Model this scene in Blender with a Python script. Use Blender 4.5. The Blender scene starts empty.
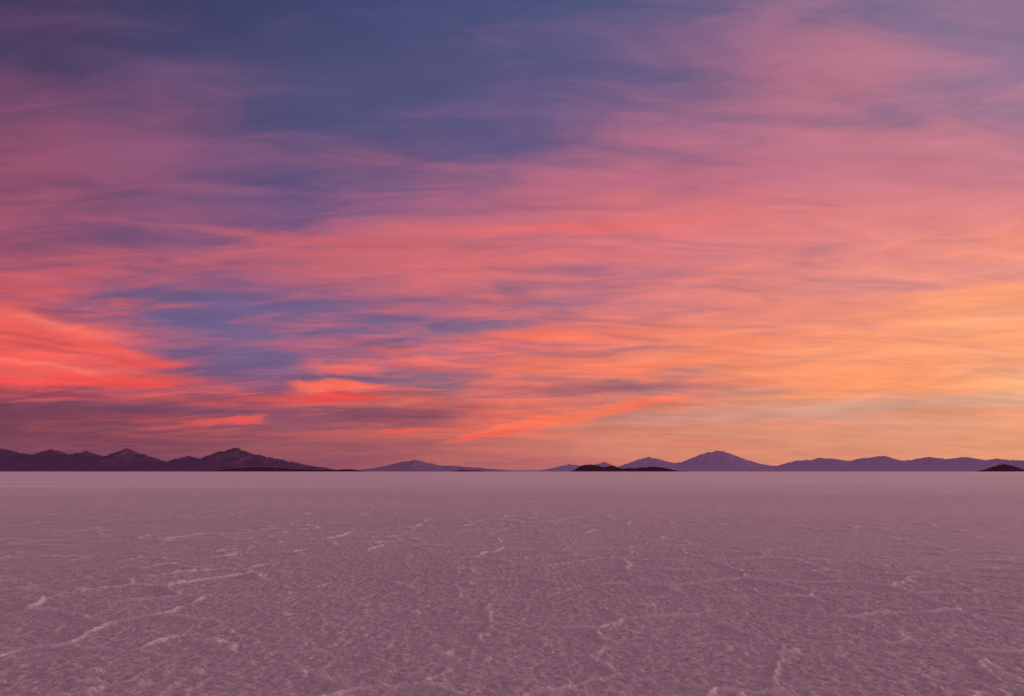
import bpy, math, numpy as np
from math import radians
S=bpy.context.scene
S.view_settings.view_transform='Standard'
try: S.view_settings.look='None'
except: pass
S.view_settings.exposure=0
rng=np.random.RandomState(7)

# ---------------------------------------------------------------- helpers: image pixels to azimuth/elevation and back, sRGB to linear
F=683.0; TH=math.atan(123.5/F)
def azel(px,py):
    X=px-512.; Y=348.-py
    f=F*math.cos(TH)-Y*math.sin(TH); z=F*math.sin(TH)+Y*math.cos(TH)
    return math.atan2(X,f), math.atan2(z,math.hypot(X,f))
def pix(az,el):
    x=math.sin(az)*math.cos(el); y=math.cos(az)*math.cos(el); z=math.sin(el)
    f=y*math.cos(TH)+z*math.sin(TH); u=-y*math.sin(TH)+z*math.cos(TH)
    return 512+F*x/f, 348-F*u/f
def lin(c):
    return tuple(((v/255.)/12.92 if v<=10 else ((v/255.+.055)/1.055)**2.4) for v in c)

# ---------------------------------------------------------------- camera
cam=bpy.data.cameras.new("camera"); co=bpy.data.objects.new("camera",cam)
S.collection.objects.link(co); S.camera=co
cam.sensor_width=36; cam.lens=36*F/1024; cam.clip_start=.1; cam.clip_end=400000
co.location=(0,0,1.6); co.rotation_euler=(math.pi/2+TH,0,0)

# ---------------------------------------------------------------- sky (world)
W=bpy.data.worlds.new("World"); S.world=W; W.use_nodes=True
try:
    W.cycles.sampling_method='MANUAL'; W.cycles.sample_map_resolution=256
except Exception as ex: print(ex)
nt=W.node_tree; nt.nodes.clear(); L=nt.links
def setin(sock,v):
    if isinstance(v,bpy.types.NodeSocket): L.new(v,sock)
    else: sock.default_value=v
def M(op,a,b=None,c=None,clamp=False):
    n=nt.nodes.new('ShaderNodeMath'); n.operation=op; n.use_clamp=clamp
    setin(n.inputs[0],a)
    if b is not None: setin(n.inputs[1],b)
    if c is not None: setin(n.inputs[2],c)
    return n.outputs[0]
def VM(op,a,b=None):
    n=nt.nodes.new('ShaderNodeVectorMath'); n.operation=op
    setin(n.inputs[0],a)
    if b is not None: setin(n.inputs[1],b)
    return n.outputs['Value'] if op=='LENGTH' else n.outputs[0]
def MR(v,a,b,c=0.,d=1.,smooth=True):
    n=nt.nodes.new('ShaderNodeMapRange'); n.interpolation_type='SMOOTHSTEP' if smooth else 'LINEAR'
    setin(n.inputs[0],v); n.inputs[1].default_value=a;n.inputs[2].default_value=b;n.inputs[3].default_value=c;n.inputs[4].default_value=d
    return n.outputs[0]
def XYZ(x,y,z=0.):
    n=nt.nodes.new('ShaderNodeCombineXYZ'); setin(n.inputs[0],x);setin(n.inputs[1],y);setin(n.inputs[2],z); return n.outputs[0]
def MIX(f,a,b):
    n=nt.nodes.new('ShaderNodeMix'); n.data_type='RGBA'
    setin(n.inputs[0],f)
    for s,v in ((n.inputs[6],a),(n.inputs[7],b)):
        if isinstance(v,tuple): s.default_value=(*v[:3],1)
        else: L.new(v,s)
    return n.outputs[2]
def NOISE(vec,scale,detail=5,rough=.55,dist=0.,color=False,dims='3D'):
    n=nt.nodes.new('ShaderNodeTexNoise'); n.noise_dimensions=dims; L.new(vec,n.inputs['Vector'])
    n.inputs['Scale'].default_value=scale;n.inputs['Detail'].default_value=detail
    n.inputs['Roughness'].default_value=rough;n.inputs['Distortion'].default_value=dist
    return n.outputs['Color'] if color else n.outputs[0]
def MAPP(v,loc=(0,0,0),rot=0.,scale=(1,1,1),typ='POINT'):
    n=nt.nodes.new('ShaderNodeMapping'); n.vector_type=typ; L.new(v,n.inputs[0])
    n.inputs[1].default_value=loc; n.inputs[2].default_value=(0,0,rot); n.inputs[3].default_value=scale
    return n.outputs[0]

tc=nt.nodes.new('ShaderNodeTexCoord')
d=VM('NORMALIZE',tc.outputs['Generated'])
sp=nt.nodes.new('ShaderNodeSeparateXYZ'); L.new(d,sp.inputs[0]); X,Y,Z=sp.outputs
az=M('ARCTAN2',X,Y); el=M('ARCSINE',Z)
AE=XYZ(az,el,0.)
# coordinates on the (curved) cloud deck
zc=M('ADD',M('MAXIMUM',Z,0.),.15)
P=XYZ(M('DIVIDE',X,zc),M('DIVIDE',Y,zc),0.)
# warp
wn=NOISE(MAPP(P,scale=(.5,1.,1)),1.3,3,.5,color=True,dims='2D')
ws=nt.nodes.new('ShaderNodeSeparateXYZ'); L.new(wn,ws.inputs[0])
kz=MR(el,0.,.55,.2,1.3,False)
azw=M('ADD',az,M('MULTIPLY',M('SUBTRACT',ws.outputs[0],.5),.30))
elw=M('ADD',el,M('MULTIPLY',M('MULTIPLY',M('SUBTRACT',ws.outputs[1],.5),kz),.18))
t=M('ADD',M('DIVIDE',azw,2*math.pi),.5)

gx=[0,170,340,512,680,850,1024]
CLEAR={0:[(66,56,88),(60,60,98),(64,70,112),(70,80,122),(88,90,130),(106,106,142),(128,112,144)],
 100:[(86,68,104),(76,73,113),(74,80,121),(84,86,130),(110,97,137),(130,111,146),(144,117,148)],
 200:[(118,78,114),(112,82,124),(110,86,130),(124,93,134),(150,104,138),(174,120,142),(190,128,144)],
 270:[(130,82,114),(122,87,126),(122,91,132),(148,100,132),(180,117,134),(197,130,138),(212,140,136)],
 340:[(122,88,122),(108,94,138),(112,96,138),(146,106,136),(178,124,134),(206,144,136),(226,164,140)],
 385:[(120,74,98),(122,84,116),(130,88,118),(152,106,124),(182,126,126),(212,150,132),(222,168,140)],
 410:[(112,64,88),(122,72,98),(132,76,100),(166,104,112),(196,132,120),(210,152,134),(216,162,134)],
 440:[(112,62,82),(132,74,90),(158,88,98),(194,112,102),(214,136,114),(222,150,120),(226,152,118)],
 470:[(104,62,88),(122,72,96),(144,80,98),(176,100,104),(206,122,108),(218,142,112),(224,146,112)]}
CLOUD={0:[(96,66,98),(90,70,106),(96,78,114),(110,87,122),(134,101,134),(152,113,140),(168,115,142)],
 100:[(124,74,106),(116,79,114),(118,85,120),(130,91,126),(166,107,132),(190,118,136),(180,123,144)],
 180:[(160,84,110),(148,88,120),(148,91,124),(164,98,128),(188,109,132),(204,122,136),(214,130,138)],
 240:[(172,87,108),(176,93,112),(194,99,112),(216,111,114),(220,120,124),(226,134,132),(240,140,126)],
 300:[(196,88,98),(182,92,108),(186,98,114),(212,113,116),(226,130,118),(238,146,122),(252,162,124)],
 350:[(232,94,86),(214,92,94),(212,98,98),(232,114,102),(242,136,106),(250,154,112),(255,174,124)],
 390:[(216,82,82),(210,88,90),(224,96,90),(224,112,98),(234,130,104),(250,150,106),(255,176,126)],
 425:[(158,74,86),(180,82,90),(192,92,92),(228,112,94),(220,130,104),(218,140,112),(228,154,120)],
 450:[(122,68,88),(142,80,94),(170,90,96),(198,110,102),(214,132,108),(220,146,116),(226,150,116)],
 470:[(104,62,88),(122,72,96),(144,80,98),(176,100,104),(206,122,108),(218,142,112),(224,146,112)]}
dx=[0,85,170,256,341,427,512,597,683,768,853,939,1024]
DENS={0:[.3,.15,.05,0,0,0,.1,.3,.5,.15,.2,.5,.7],
 40:[.3,.25,.25,.1,0,0,.1,.2,.6,.6,.3,.3,.5],
 80:[.4,.35,.35,.25,.2,.1,.1,.2,.7,.9,.7,.4,.4],
 120:[.5,.5,.4,.35,.25,.2,.15,.4,.7,.9,.9,.7,.4],
 160:[.85,.8,.7,.65,.6,.4,.35,.5,.7,.8,.9,.7,.6],
 200:[.8,.8,.7,.6,.55,.55,.6,.8,.8,.8,.9,.9,1],
 240:[.75,.6,.6,.65,.9,.9,1,.9,.8,.8,.8,.9,1],
 270:[.8,.55,.6,.7,.8,.65,.5,.5,.7,.7,.7,.9,1],
 300:[.85,.6,.35,.25,.3,.5,.8,.7,.7,.7,.8,.9,1],
 330:[.8,.6,.3,.1,.1,.3,.85,.9,.9,.8,.8,.9,.8],
 360:[.8,.7,.5,.2,.25,.3,.7,.7,.8,.9,1,1,.8],
 385:[.6,.6,.4,.4,.6,.4,.6,.4,.5,.7,1,1,.7],
 405:[.3,.3,.3,.3,.3,.4,.5,.6,.4,.2,.2,.2,.4],
 425:[.3,.4,.5,.3,.3,.6,.6,.5,.3,.3,.3,.4,.6],
 450:[.5]*13,470:[.5]*13}
def sample(tab,xs,px,py):
    ys=sorted(tab); A=np.array([tab[y] for y in ys],float)
    if A.ndim==2: A=A[:,:,None]
    py=min(max(py,ys[0]),ys[-1]); px=min(max(px,xs[0]),xs[-1])
    row=np.array([[np.interp(py,ys,A[:,i,k]) for k in range(A.shape[2])] for i in range(len(xs))])
    return [float(np.interp(px,xs,row[:,k])) for k in range(A.shape[2])]
def field(tab,xs,els,azs,back,color=True):
    acc=None
    for i,e in enumerate(els):
        n=nt.nodes.new('ShaderNodeValToRGB'); L.new(t,n.inputs[0]); r=n.color_ramp; r.interpolation='LINEAR'
        st=[(-180,None),(-110,None)]+[(a,0) for a in azs]+[(110,None),(180,None)]
        while len(r.elements)<len(st): r.elements.new(.5)
        for rep in range(2):
            for k,(a,b) in enumerate(st):
                elm=r.elements[k]
                if b is None: c=back(e)
                else:
                    px,py=pix(radians(a),radians(e)); c=sample(tab,xs,px,py)
                c=lin(c) if color else (c[0],)*3
                elm.position=.5+a/360.; elm.color=(*c,1)
        if acc is None: acc=n.outputs[0]
        else: acc=MIX(MR(elw,radians(els[i-1]),radians(e)),acc,n.outputs[0])
    return acc
azs=[-58,-37,-31,-25,-18.5,-12.5,-6,0,6,12.5,18.5,25,31,37,58]
def back_clear(e):  # unseen sky behind the camera, brightened to fill ground and mountain faces
    k=min(max(e/40.,0),1); a=np.array((168,122,138));b=np.array((124,106,128)); return tuple(a*(1-k)+b*k)
def back_cloud(e):
    k=min(max(e/40.,0),1); a=np.array((214,144,144));b=np.array((174,124,138)); return tuple(a*(1-k)+b*k)
clear=field(CLEAR,gx,[0,2.5,5,7.2,10.8,16,21,28,38],azs,back_clear)
cloud=field(CLOUD,gx,[0,1.8,3.8,6.7,10,14,18.5,23,28.5,38],azs,back_cloud)
dens=field(DENS,dx,[0,1.7,3.8,5.5,7.2,9.2,11.6,14,16.5,19,22.5,25.5,29,33,38],azs,lambda e:(.5,),False)
# high overhead, out of view: pink sky added to brighten the ground
zen=MR(elw,radians(44),radians(66))
clear=MIX(zen,clear,lin((130,108,134))); cloud=MIX(zen,cloud,lin((196,138,148)))

# cirrus structure on the deck
n1=NOISE(MAPP(P,rot=radians(12),scale=(.5,1.1,1),loc=(1.3,4.1,0)),2.1,6,.55,.4,dims='2D')
n2=NOISE(MAPP(P,rot=radians(-28),scale=(.7,2.4,1),loc=(3,7,0)),3.4,6,.58,.5,dims='2D')
n3=NOISE(MAPP(AE,rot=radians(-3),scale=(2.4,20.,1),loc=(5,1,0)),1.5,6,.52,.5,dims='2D')
lo=MR(el,.03,.34,1.,0.)
nn=M('ADD',M('MULTIPLY',M('SUBTRACT',n1,.5),1.2),M('MULTIPLY',M('SUBTRACT',n2,.5),1.3))
nn=M('ADD',nn,M('MULTIPLY',M('MULTIPLY',M('SUBTRACT',n3,.5),2.3),lo))
fadeh=MR(el,.0,.05,.1,1.)
dd=M('ADD',dens,M('MULTIPLY',nn,fadeh))
mask=MR(dd,0.0,1.0)
col=MIX(mask,clear,cloud)

# individual cloud banks
fw=NOISE(MAPP(AE,scale=(4.5,20.,1),loc=(2,9,0)),1.8,6,.6,.3,color=True,dims='2D')
off=VM('MULTIPLY',VM('SUBTRACT',fw,(.5,.5,.5)),(.10,.022,0.))
AEw=VM('ADD',AE,off)
banks=[
 (230,343,120,26,0,(116,98,140),.6,.1),
 (580,270,75,11,0,(160,104,132),.7,.2),
 (410,300,90,10,0,(140,95,130),.45,.2),
 (570,228,200,8,0,(232,106,106),.65,.1),
 (330,240,150,8,2,(206,98,106),.5,.1),
 (900,362,200,30,3,(252,152,104),.4,.1),
 (975,298,80,11,0,(254,162,110),.6,.2),
 (720,345,130,14,2,(246,138,104),.5,.2),
 (540,337,130,7,1,(244,116,90),.75,.2),
 (600,368,140,5,2,(246,126,94),.7,.2),
 (600,352,110,4,1,(178,104,112),.6,.2),
 (420,368,80,5,0,(220,100,100),.6,.2),
 (600,390,170,7,2,(156,92,106),.75,.2),
 (410,414,110,15,3,(128,70,92),.7,.1),
 (40,412,140,12,0,(118,60,82),.6,.2),
 (170,402,90,6,0,(176,78,90),.6,.2),
 (25,345,120,33,-6,(244,98,88),.85,.35),
 (105,350,52,13,-12,(240,96,88),.8,.5),
 (145,364,46,5,3,(234,90,86),.9,.6),
 (150,376,40,3,2,(214,80,86),.7,.5),
 (60,324,75,7,-7,(252,122,106),.6,.1),
 (50,350,80,4,-5,(200,82,92),.75,.1),
 (20,335,60,4,-5,(200,82,92),.65,.1),
 (40,366,80,3,-3,(252,118,100),.6,.1),
 (75,381,92,5.5,3,(236,80,78),.95,.6),
 (20,393,110,4,0,(142,64,84),.7,.3),
 (345,371,50,6,0,(238,108,94),.8,.3),
 (333,386,48,7.5,0,(252,112,90),.95,.6),
 (328,398,58,4.5,3,(226,76,78),.95,.7),
 (590,414,90,7,10,(242,116,90),.85,.4),
 (520,425,70,8,12,(250,116,88),.95,.5),
 (490,436,50,4,10,(238,98,86),.9,.5),
 (640,403,75,4,5,(248,122,92),.9,.4),
 (230,421,45,4,6,(228,88,88),.9,.4),
 (398,431,24,3.5,3,(232,92,88),.9,.5),
 (860,405,180,9,0,(204,160,140),.55,.1),
 (880,388,160,4,2,(252,158,106),.6,.2),
 (960,412,90,6,0,(226,142,110),.5,.2),
]
for (px,py,rx,ry,tilt,c,op,inner) in banks:
    a,e=azel(px,py)
    v=MAPP(AEw,loc=(a,e,0),rot=radians(tilt),scale=(rx/700.,ry/700.,1),typ='TEXTURE')
    m=MR(VM('LENGTH',v),1.15,inner*.8,0.,op)
    col=MIX(m,col,lin(c))
# fine wisps lighten / darken
n4=NOISE(MAPP(AE,rot=radians(-2),scale=(4.,30.,1),loc=(1,3,0)),2.,5,.55,.4,dims='2D')
g=M('ADD',1.,M('MULTIPLY',M('MULTIPLY',M('SUBTRACT',n4,.5),.45),M('MULTIPLY',MR(el,0.,.08,.15,1.),MR(el,.15,.4,1.,.25))))
g2=M('ADD',1.,M('MULTIPLY',M('SUBTRACT',n2,.5),.35))
gg=M('MULTIPLY',g,g2)
sc=nt.nodes.new('ShaderNodeVectorMath'); sc.operation='SCALE'; L.new(col,sc.inputs[0]); L.new(gg,sc.inputs['Scale'])
bg=nt.nodes.new('ShaderNodeBackground'); L.new(sc.outputs[0],bg.inputs[0]); bg.inputs[1].default_value=1.01
SUN_EL=radians(3.); SUN_AZ=radians(55.)
sky=nt.nodes.new('ShaderNodeTexSky'); sky.sky_type='NISHITA'; sky.sun_disc=False
sky.sun_elevation=SUN_EL; sky.sun_rotation=SUN_AZ
bg2=nt.nodes.new('ShaderNodeBackground'); L.new(sky.outputs[0],bg2.inputs[0]); bg2.inputs[1].default_value=.001
ad=nt.nodes.new('ShaderNodeAddShader'); L.new(bg.outputs[0],ad.inputs[0]); L.new(bg2.outputs[0],ad.inputs[1])
wo=nt.nodes.new('ShaderNodeOutputWorld'); L.new(ad.outputs[0],wo.inputs[0])

# ---------------------------------------------------------------- afterglow sun
sl=bpy.data.lights.new("sun",'SUN'); so=bpy.data.objects.new("sun",sl); S.collection.objects.link(so)
sl.energy=1.0; sl.angle=radians(8); sl.color=(1,.6,.47)
import mathutils
sd=mathutils.Vector((math.sin(SUN_AZ)*math.cos(SUN_EL+.06),math.cos(SUN_AZ)*math.cos(SUN_EL+.06),math.sin(SUN_EL+.06)))
so.rotation_euler=sd.to_track_quat('Z','Y').to_euler()

# ---------------------------------------------------------------- numpy noise
def h2(ix,iy,s):
    n=(ix.astype(np.int64)*374761393+iy.astype(np.int64)*668265263+s*974634777)&0xFFFFFFFF
    n=((n^(n>>13))*1274126177)&0xFFFFFFFF; n=n^(n>>16)
    return (n&0xFFFFFF)/float(0xFFFFFF)
def vn(x,y,s=0):
    ix=np.floor(x);iy=np.floor(y);fx=x-ix;fy=y-iy;fx=fx*fx*(3-2*fx);fy=fy*fy*(3-2*fy)
    a=h2(ix,iy,s);b=h2(ix+1,iy,s);c=h2(ix,iy+1,s);dd=h2(ix+1,iy+1,s)
    return a+(b-a)*fx+(c-a)*fy+(a-b-c+dd)*fx*fy
def fbm(x,y,o=4,s=0):
    r=0;am=.5;t_=0
    for i in range(o):
        r=r+am*vn(x*2**i+i*17.3,y*2**i-i*9.1,s+i);t_+=am;am*=.5
    return r/t_
def vedge(x,y,s=0):
    # true distance to the nearest voronoi border
    ix=np.floor(x);iy=np.floor(y);f1=np.full(x.shape,9.);bx=np.zeros(x.shape);by=np.zeros(x.shape)
    C=[]
    for i in(-1,0,1):
        for j in(-1,0,1):
            cx=ix+i;cy=iy+j
            ax=cx+.1+.8*h2(cx,cy,s)-x;ay=cy+.1+.8*h2(cx,cy,s+5)-y
            C.append((ax,ay)); q=np.hypot(ax,ay); k=q<f1
            f1=np.where(k,q,f1);bx=np.where(k,ax,bx);by=np.where(k,ay,by)
    o=np.full(x.shape,9.)
    for ax,ay in C:
        ux=ax-bx;uy=ay-by;l=np.hypot(ux,uy)
        dd=np.where(l>1e-6,(.5*(ax+bx)*ux+.5*(ay+by)*uy)/np.maximum(l,1e-6),9.)
        o=np.minimum(o,dd)
    return o

# ---------------------------------------------------------------- ground
def grow(start,step,segs):
    o=[];p=start
    for k,end in segs:
        while p<end: step*=k;p+=step;o.append(p)
    return o
xf=list(np.arange(0,5.2,.014)); xp=xf+grow(xf[-1],.014,[(1.012,22),(1.06,110000)])
xs=np.array([-v for v in xp[:0:-1]]+xp)
yf=list(np.arange(4.7,8.0,.013)); yu=grow(yf[-1],.013,[(1.006,30),(1.05,160000)]); yd=grow(0,.018,[(1.07,60000)])
ys=np.array([4.7-v for v in yd[::-1]]+yf+yu)
GX,GY=np.meshgrid(xs,ys); nx=len(xs);ny=len(ys)
print("ground",nx,ny)
px_,py_=GX.ravel(),GY.ravel()
H=np.zeros(px_.size);R=np.zeros(px_.size)
r=np.hypot(px_,py_); near=r<70
x,y,rr=px_[near],py_[near],r[near]
wx=x+.40*(fbm(x*.9,y*.9,3,11)-.5)+.12*(fbm(x*5,y*5,4,15)-.5); wy=y+.40*(fbm(x*.9+40,y*.9,3,12)-.5)+.12*(fbm(x*5+9,y*5,4,16)-.5)
e1=vedge(wx/1.3+.3,wy/1.3,3)*1.3
patch=np.clip((fbm(x*.45+3,y*.45,3,21)-.36)*5,.2,1)
brk=patch*np.clip(fbm(x*2.2,y*2.2,2,23)*2.6-.5,.12,1)
wid=.0145*(.6+.9*fbm(x*4,y*4,2,90))*np.clip(rr/8,1,3)
ridge=np.exp(-(e1/wid)**2)*brk
halo=np.exp(-(e1/(wid*4))**2)*brk
e2=vedge(wx/.5,wy/.5,31)*.5
rid2=np.exp(-(e2/.010)**2)*np.clip((fbm(x*1.1+50,y*1.1,3,22)-.45)*5,0,1)
crust=fbm(x*13,y*13,3,40); crust2=1-np.abs(2*fbm(x*10,y*10,3,44)-1)
fd=np.clip(1.6-rr/18,0,1); f2=np.clip(2-rr/25,0,1)
lump=np.clip((fbm(x*3.6,y*3.6,4,60)-.74)*9,0,1)
h=.032*ridge*f2+.009*halo*f2+.009*rid2*fd+.024*(crust-.5)*fd+.018*crust2**2*fd+.03*lump*f2+.035*(fbm(x*.35,y*.35,2,70)-.5)*f2
H[near]=h; R[near]=np.clip(ridge*1.3+.08*halo+.4*rid2+lump*.7+.08*np.clip(crust2-.8,0,1)*5*fd,0,1)*np.clip(1.6-rr/40,0,1)
me=bpy.data.meshes.new("salt_flat_ground")
V=np.stack([px_,py_,H],1).astype(np.float32)
me.vertices.add(nx*ny); me.vertices.foreach_set("co",V.ravel())
I=np.arange(nx*ny).reshape(ny,nx)
Q=np.stack([I[:-1,:-1],I[:-1,1:],I[1:,1:],I[1:,:-1]],-1).reshape(-1,4).astype(np.int32)
me.loops.add(Q.size); me.loops.foreach_set("vertex_index",Q.ravel())
me.polygons.add(len(Q)); me.polygons.foreach_set("loop_start",(np.arange(len(Q))*4).astype(np.int32))
me.update(calc_edges=True); me.polygons.foreach_set("use_smooth",np.ones(len(Q),bool))
at=me.attributes.new("ridge",'FLOAT','POINT'); at.data.foreach_set("value",R.astype(np.float32))
go=bpy.data.objects.new("salt_flat_ground",me); S.collection.objects.link(go)

m=bpy.data.materials.new("salt_crust"); m.use_nodes=True; nt=m.node_tree; L=nt.links
bs=nt.nodes['Principled BSDF']; tc=nt.nodes.new('ShaderNodeTexCoord'); O=tc.outputs['Object']
a_=nt.nodes.new('ShaderNodeAttribute'); a_.attribute_name="ridge"
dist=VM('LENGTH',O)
big=NOISE(MAPP(O,scale=(.012,.05,1)),1.,4,.5); med=NOISE(O,.9,5,.6); fine=NOISE(O,26.,4,.65); grain=NOISE(O,9.,4,.65)
b1=MIX(MR(big,.35,.65),(.70,.645,.66),(.81,.755,.76))
b2=MIX(MR(med,.35,.7,0,.4),b1,(.60,.545,.565))
b3=MIX(MR(fine,.36,.6,.6,0),b2,(.38,.33,.36))
b4=MIX(MR(grain,.55,.72,0,.25),b3,(.84,.80,.80))
b5=MIX(M('MULTIPLY',a_.outputs['Fac'],.8),b4,(.97,.94,.91))
# grazing-light brightening toward the horizon, painted into the salt albedo
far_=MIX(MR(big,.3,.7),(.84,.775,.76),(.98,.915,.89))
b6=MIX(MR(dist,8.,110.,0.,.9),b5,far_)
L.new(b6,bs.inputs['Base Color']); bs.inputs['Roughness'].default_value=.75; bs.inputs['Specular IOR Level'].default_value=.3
hh=M('ADD',M('MULTIPLY',fine,.7),M('ADD',M('MULTIPLY',grain,1.5),M('MULTIPLY',med,1.2)))
bu=nt.nodes.new('ShaderNodeBump'); L.new(hh,bu.inputs['Height']); bu.inputs['Distance'].default_value=.035; bu.inputs['Strength'].default_value=.9
L.new(bu.outputs[0],bs.inputs['Normal'])
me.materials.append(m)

# ---------------------------------------------------------------- mountains
def mountain(name,D,pts,depth,c1,c2,seed,rough=1.0):
    k=math.cos(TH)/F
    pxs=np.array([p[0] for p in pts],float); hs=np.array([471.5-p[1] for p in pts],float)
    x0=(pxs[0]-512)*D*k; x1=(pxs[-1]-512)*D*k
    n=max(120,int((pxs[-1]-pxs[0])*2)); mm=61
    xx=np.linspace(x0,x1,n); vv=np.linspace(-1,1,mm)
    XX,VV=np.meshgrid(xx,vv)
    unit=D*k
    sx=XX+depth*.35*(fbm(XX/depth*1.2,VV*1.5+seed,3,seed)-.5)*np.minimum(1,np.abs(VV)*3)
    def prof(q): return np.interp(q/unit+512,pxs,hs)
    Pm=prof(sx)*unit
    jag=(fbm(XX/unit/9.,VV*2,2,seed+3)-.5)*2.6*unit*rough+(np.abs(2*fbm(XX/unit/5.,VV*3,4,seed+13)-1)-.25)*-3.2*unit*rough
    ff=np.clip(Pm/(6*unit),0,1)
    rdg=1-np.abs(2*fbm(XX/depth*4.5,VV*2.2+9,4,seed+7)-1)
    a=np.abs(VV)
    Zm=(Pm+jag*ff)*(1-a**1.15)*(1-.55*(1-rdg)*np.minimum(1,a*4))-6*(a>.97)-8*(Pm<=0.0)
    YY=D*1.0+VV*depth
    vtx=np.stack([XX,YY,Zm],-1).reshape(-1,3)
    I=np.arange(n*mm).reshape(mm,n)
    Q=np.stack([I[:-1,:-1],I[:-1,1:],I[1:,1:],I[1:,:-1]],-1).reshape(-1,4)
    me=bpy.data.meshes.new(name); me.from_pydata(vtx.tolist(),[],Q.tolist()); me.update()
    me.polygons.foreach_set("use_smooth",np.ones(len(Q),bool))
    o=bpy.data.objects.new(name,me); S.collection.objects.link(o)
    global nt,L
    mt=bpy.data.materials.new(name+"_rock"); mt.use_nodes=True; nt=mt.node_tree; L=nt.links  # rock colour; on the distant ranges aerial haze is painted into it
    b=nt.nodes['Principled BSDF']; tc=nt.nodes.new('ShaderNodeTexCoord')
    nz=NOISE(tc.outputs['Object'],1/ (unit*5),6,.6)
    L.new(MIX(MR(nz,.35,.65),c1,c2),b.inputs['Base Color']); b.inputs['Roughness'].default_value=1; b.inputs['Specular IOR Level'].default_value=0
    me.materials.append(mt); return o
left=[(-420,470),(-330,462),(-250,455),(-180,460),(-110,452),(-60,456),(-25,451),(0,450),(15,452),(30,456),(50,449),(65,455),(85,451),(100,458),(112,453),(125,449),(145,456),(165,462),(175,459),(187,456),(200,459),(218,452),(235,448),(250,453),(275,459),(300,464),(330,469),(345,471.6)]
midl=[(355,471.6),(375,468),(400,463),(415,460),(428,463),(440,465),(455,466),(480,468),(505,470),(520,471.6)]
right=[(535,471.6),(548,469),(570,464),(580,466),(592,466),(605,462),(618,467),(638,460),(650,457),(662,460),(672,463),(682,462),(700,455),(710,452),(718,450.5),(726,452),(738,457),(752,462),(765,465),(778,466),(800,460),(812,460),(820,458),(835,459),(850,461),(865,458),(885,456),(905,461),(930,457),(950,459),(965,457),(985,460),(1000,459),(1024,461),(1060,458),(1110,463),(1180,455),(1260,461),(1350,464),(1450,471)]
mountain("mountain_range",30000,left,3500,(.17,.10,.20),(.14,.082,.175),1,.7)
mountain("mountain_range",42000,midl,3500,(.37,.26,.43),(.34,.24,.40),2,.5)  # from here outward, paler and bluer colours stand in for haze
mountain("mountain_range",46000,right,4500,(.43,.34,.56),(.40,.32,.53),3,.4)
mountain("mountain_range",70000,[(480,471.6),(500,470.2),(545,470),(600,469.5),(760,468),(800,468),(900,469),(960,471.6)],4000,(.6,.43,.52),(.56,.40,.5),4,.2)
dk=((.11,.045,.075),(.07,.03,.055))
mountain("hill",20000,[(215,471.6),(230,468.5),(262,467),(290,469),(330,470),(352,469),(362,471.6)],900,*dk,11,.3)
mountain("hill",20000,[(572,471.6),(580,466),(590,464.5),(600,466),(612,468),(628,471.6)],500,*dk,12,.3)
mountain("hill",21000,[(598,471.6),(606,467),(612,465.5),(622,468.5),(636,468),(655,466.5),(668,468.5),(682,471.6)],500,*dk,13,.3)
mountain("hill",20000,[(448,471.6),(462,470),(480,470.6),(486,471.6)],400,*dk,14,.1)
mountain("hill",20000,[(986,471.6),(993,466.5),(1003,464),(1012,465),(1020,469),(1030,471.6)],500,*dk,15,.3)
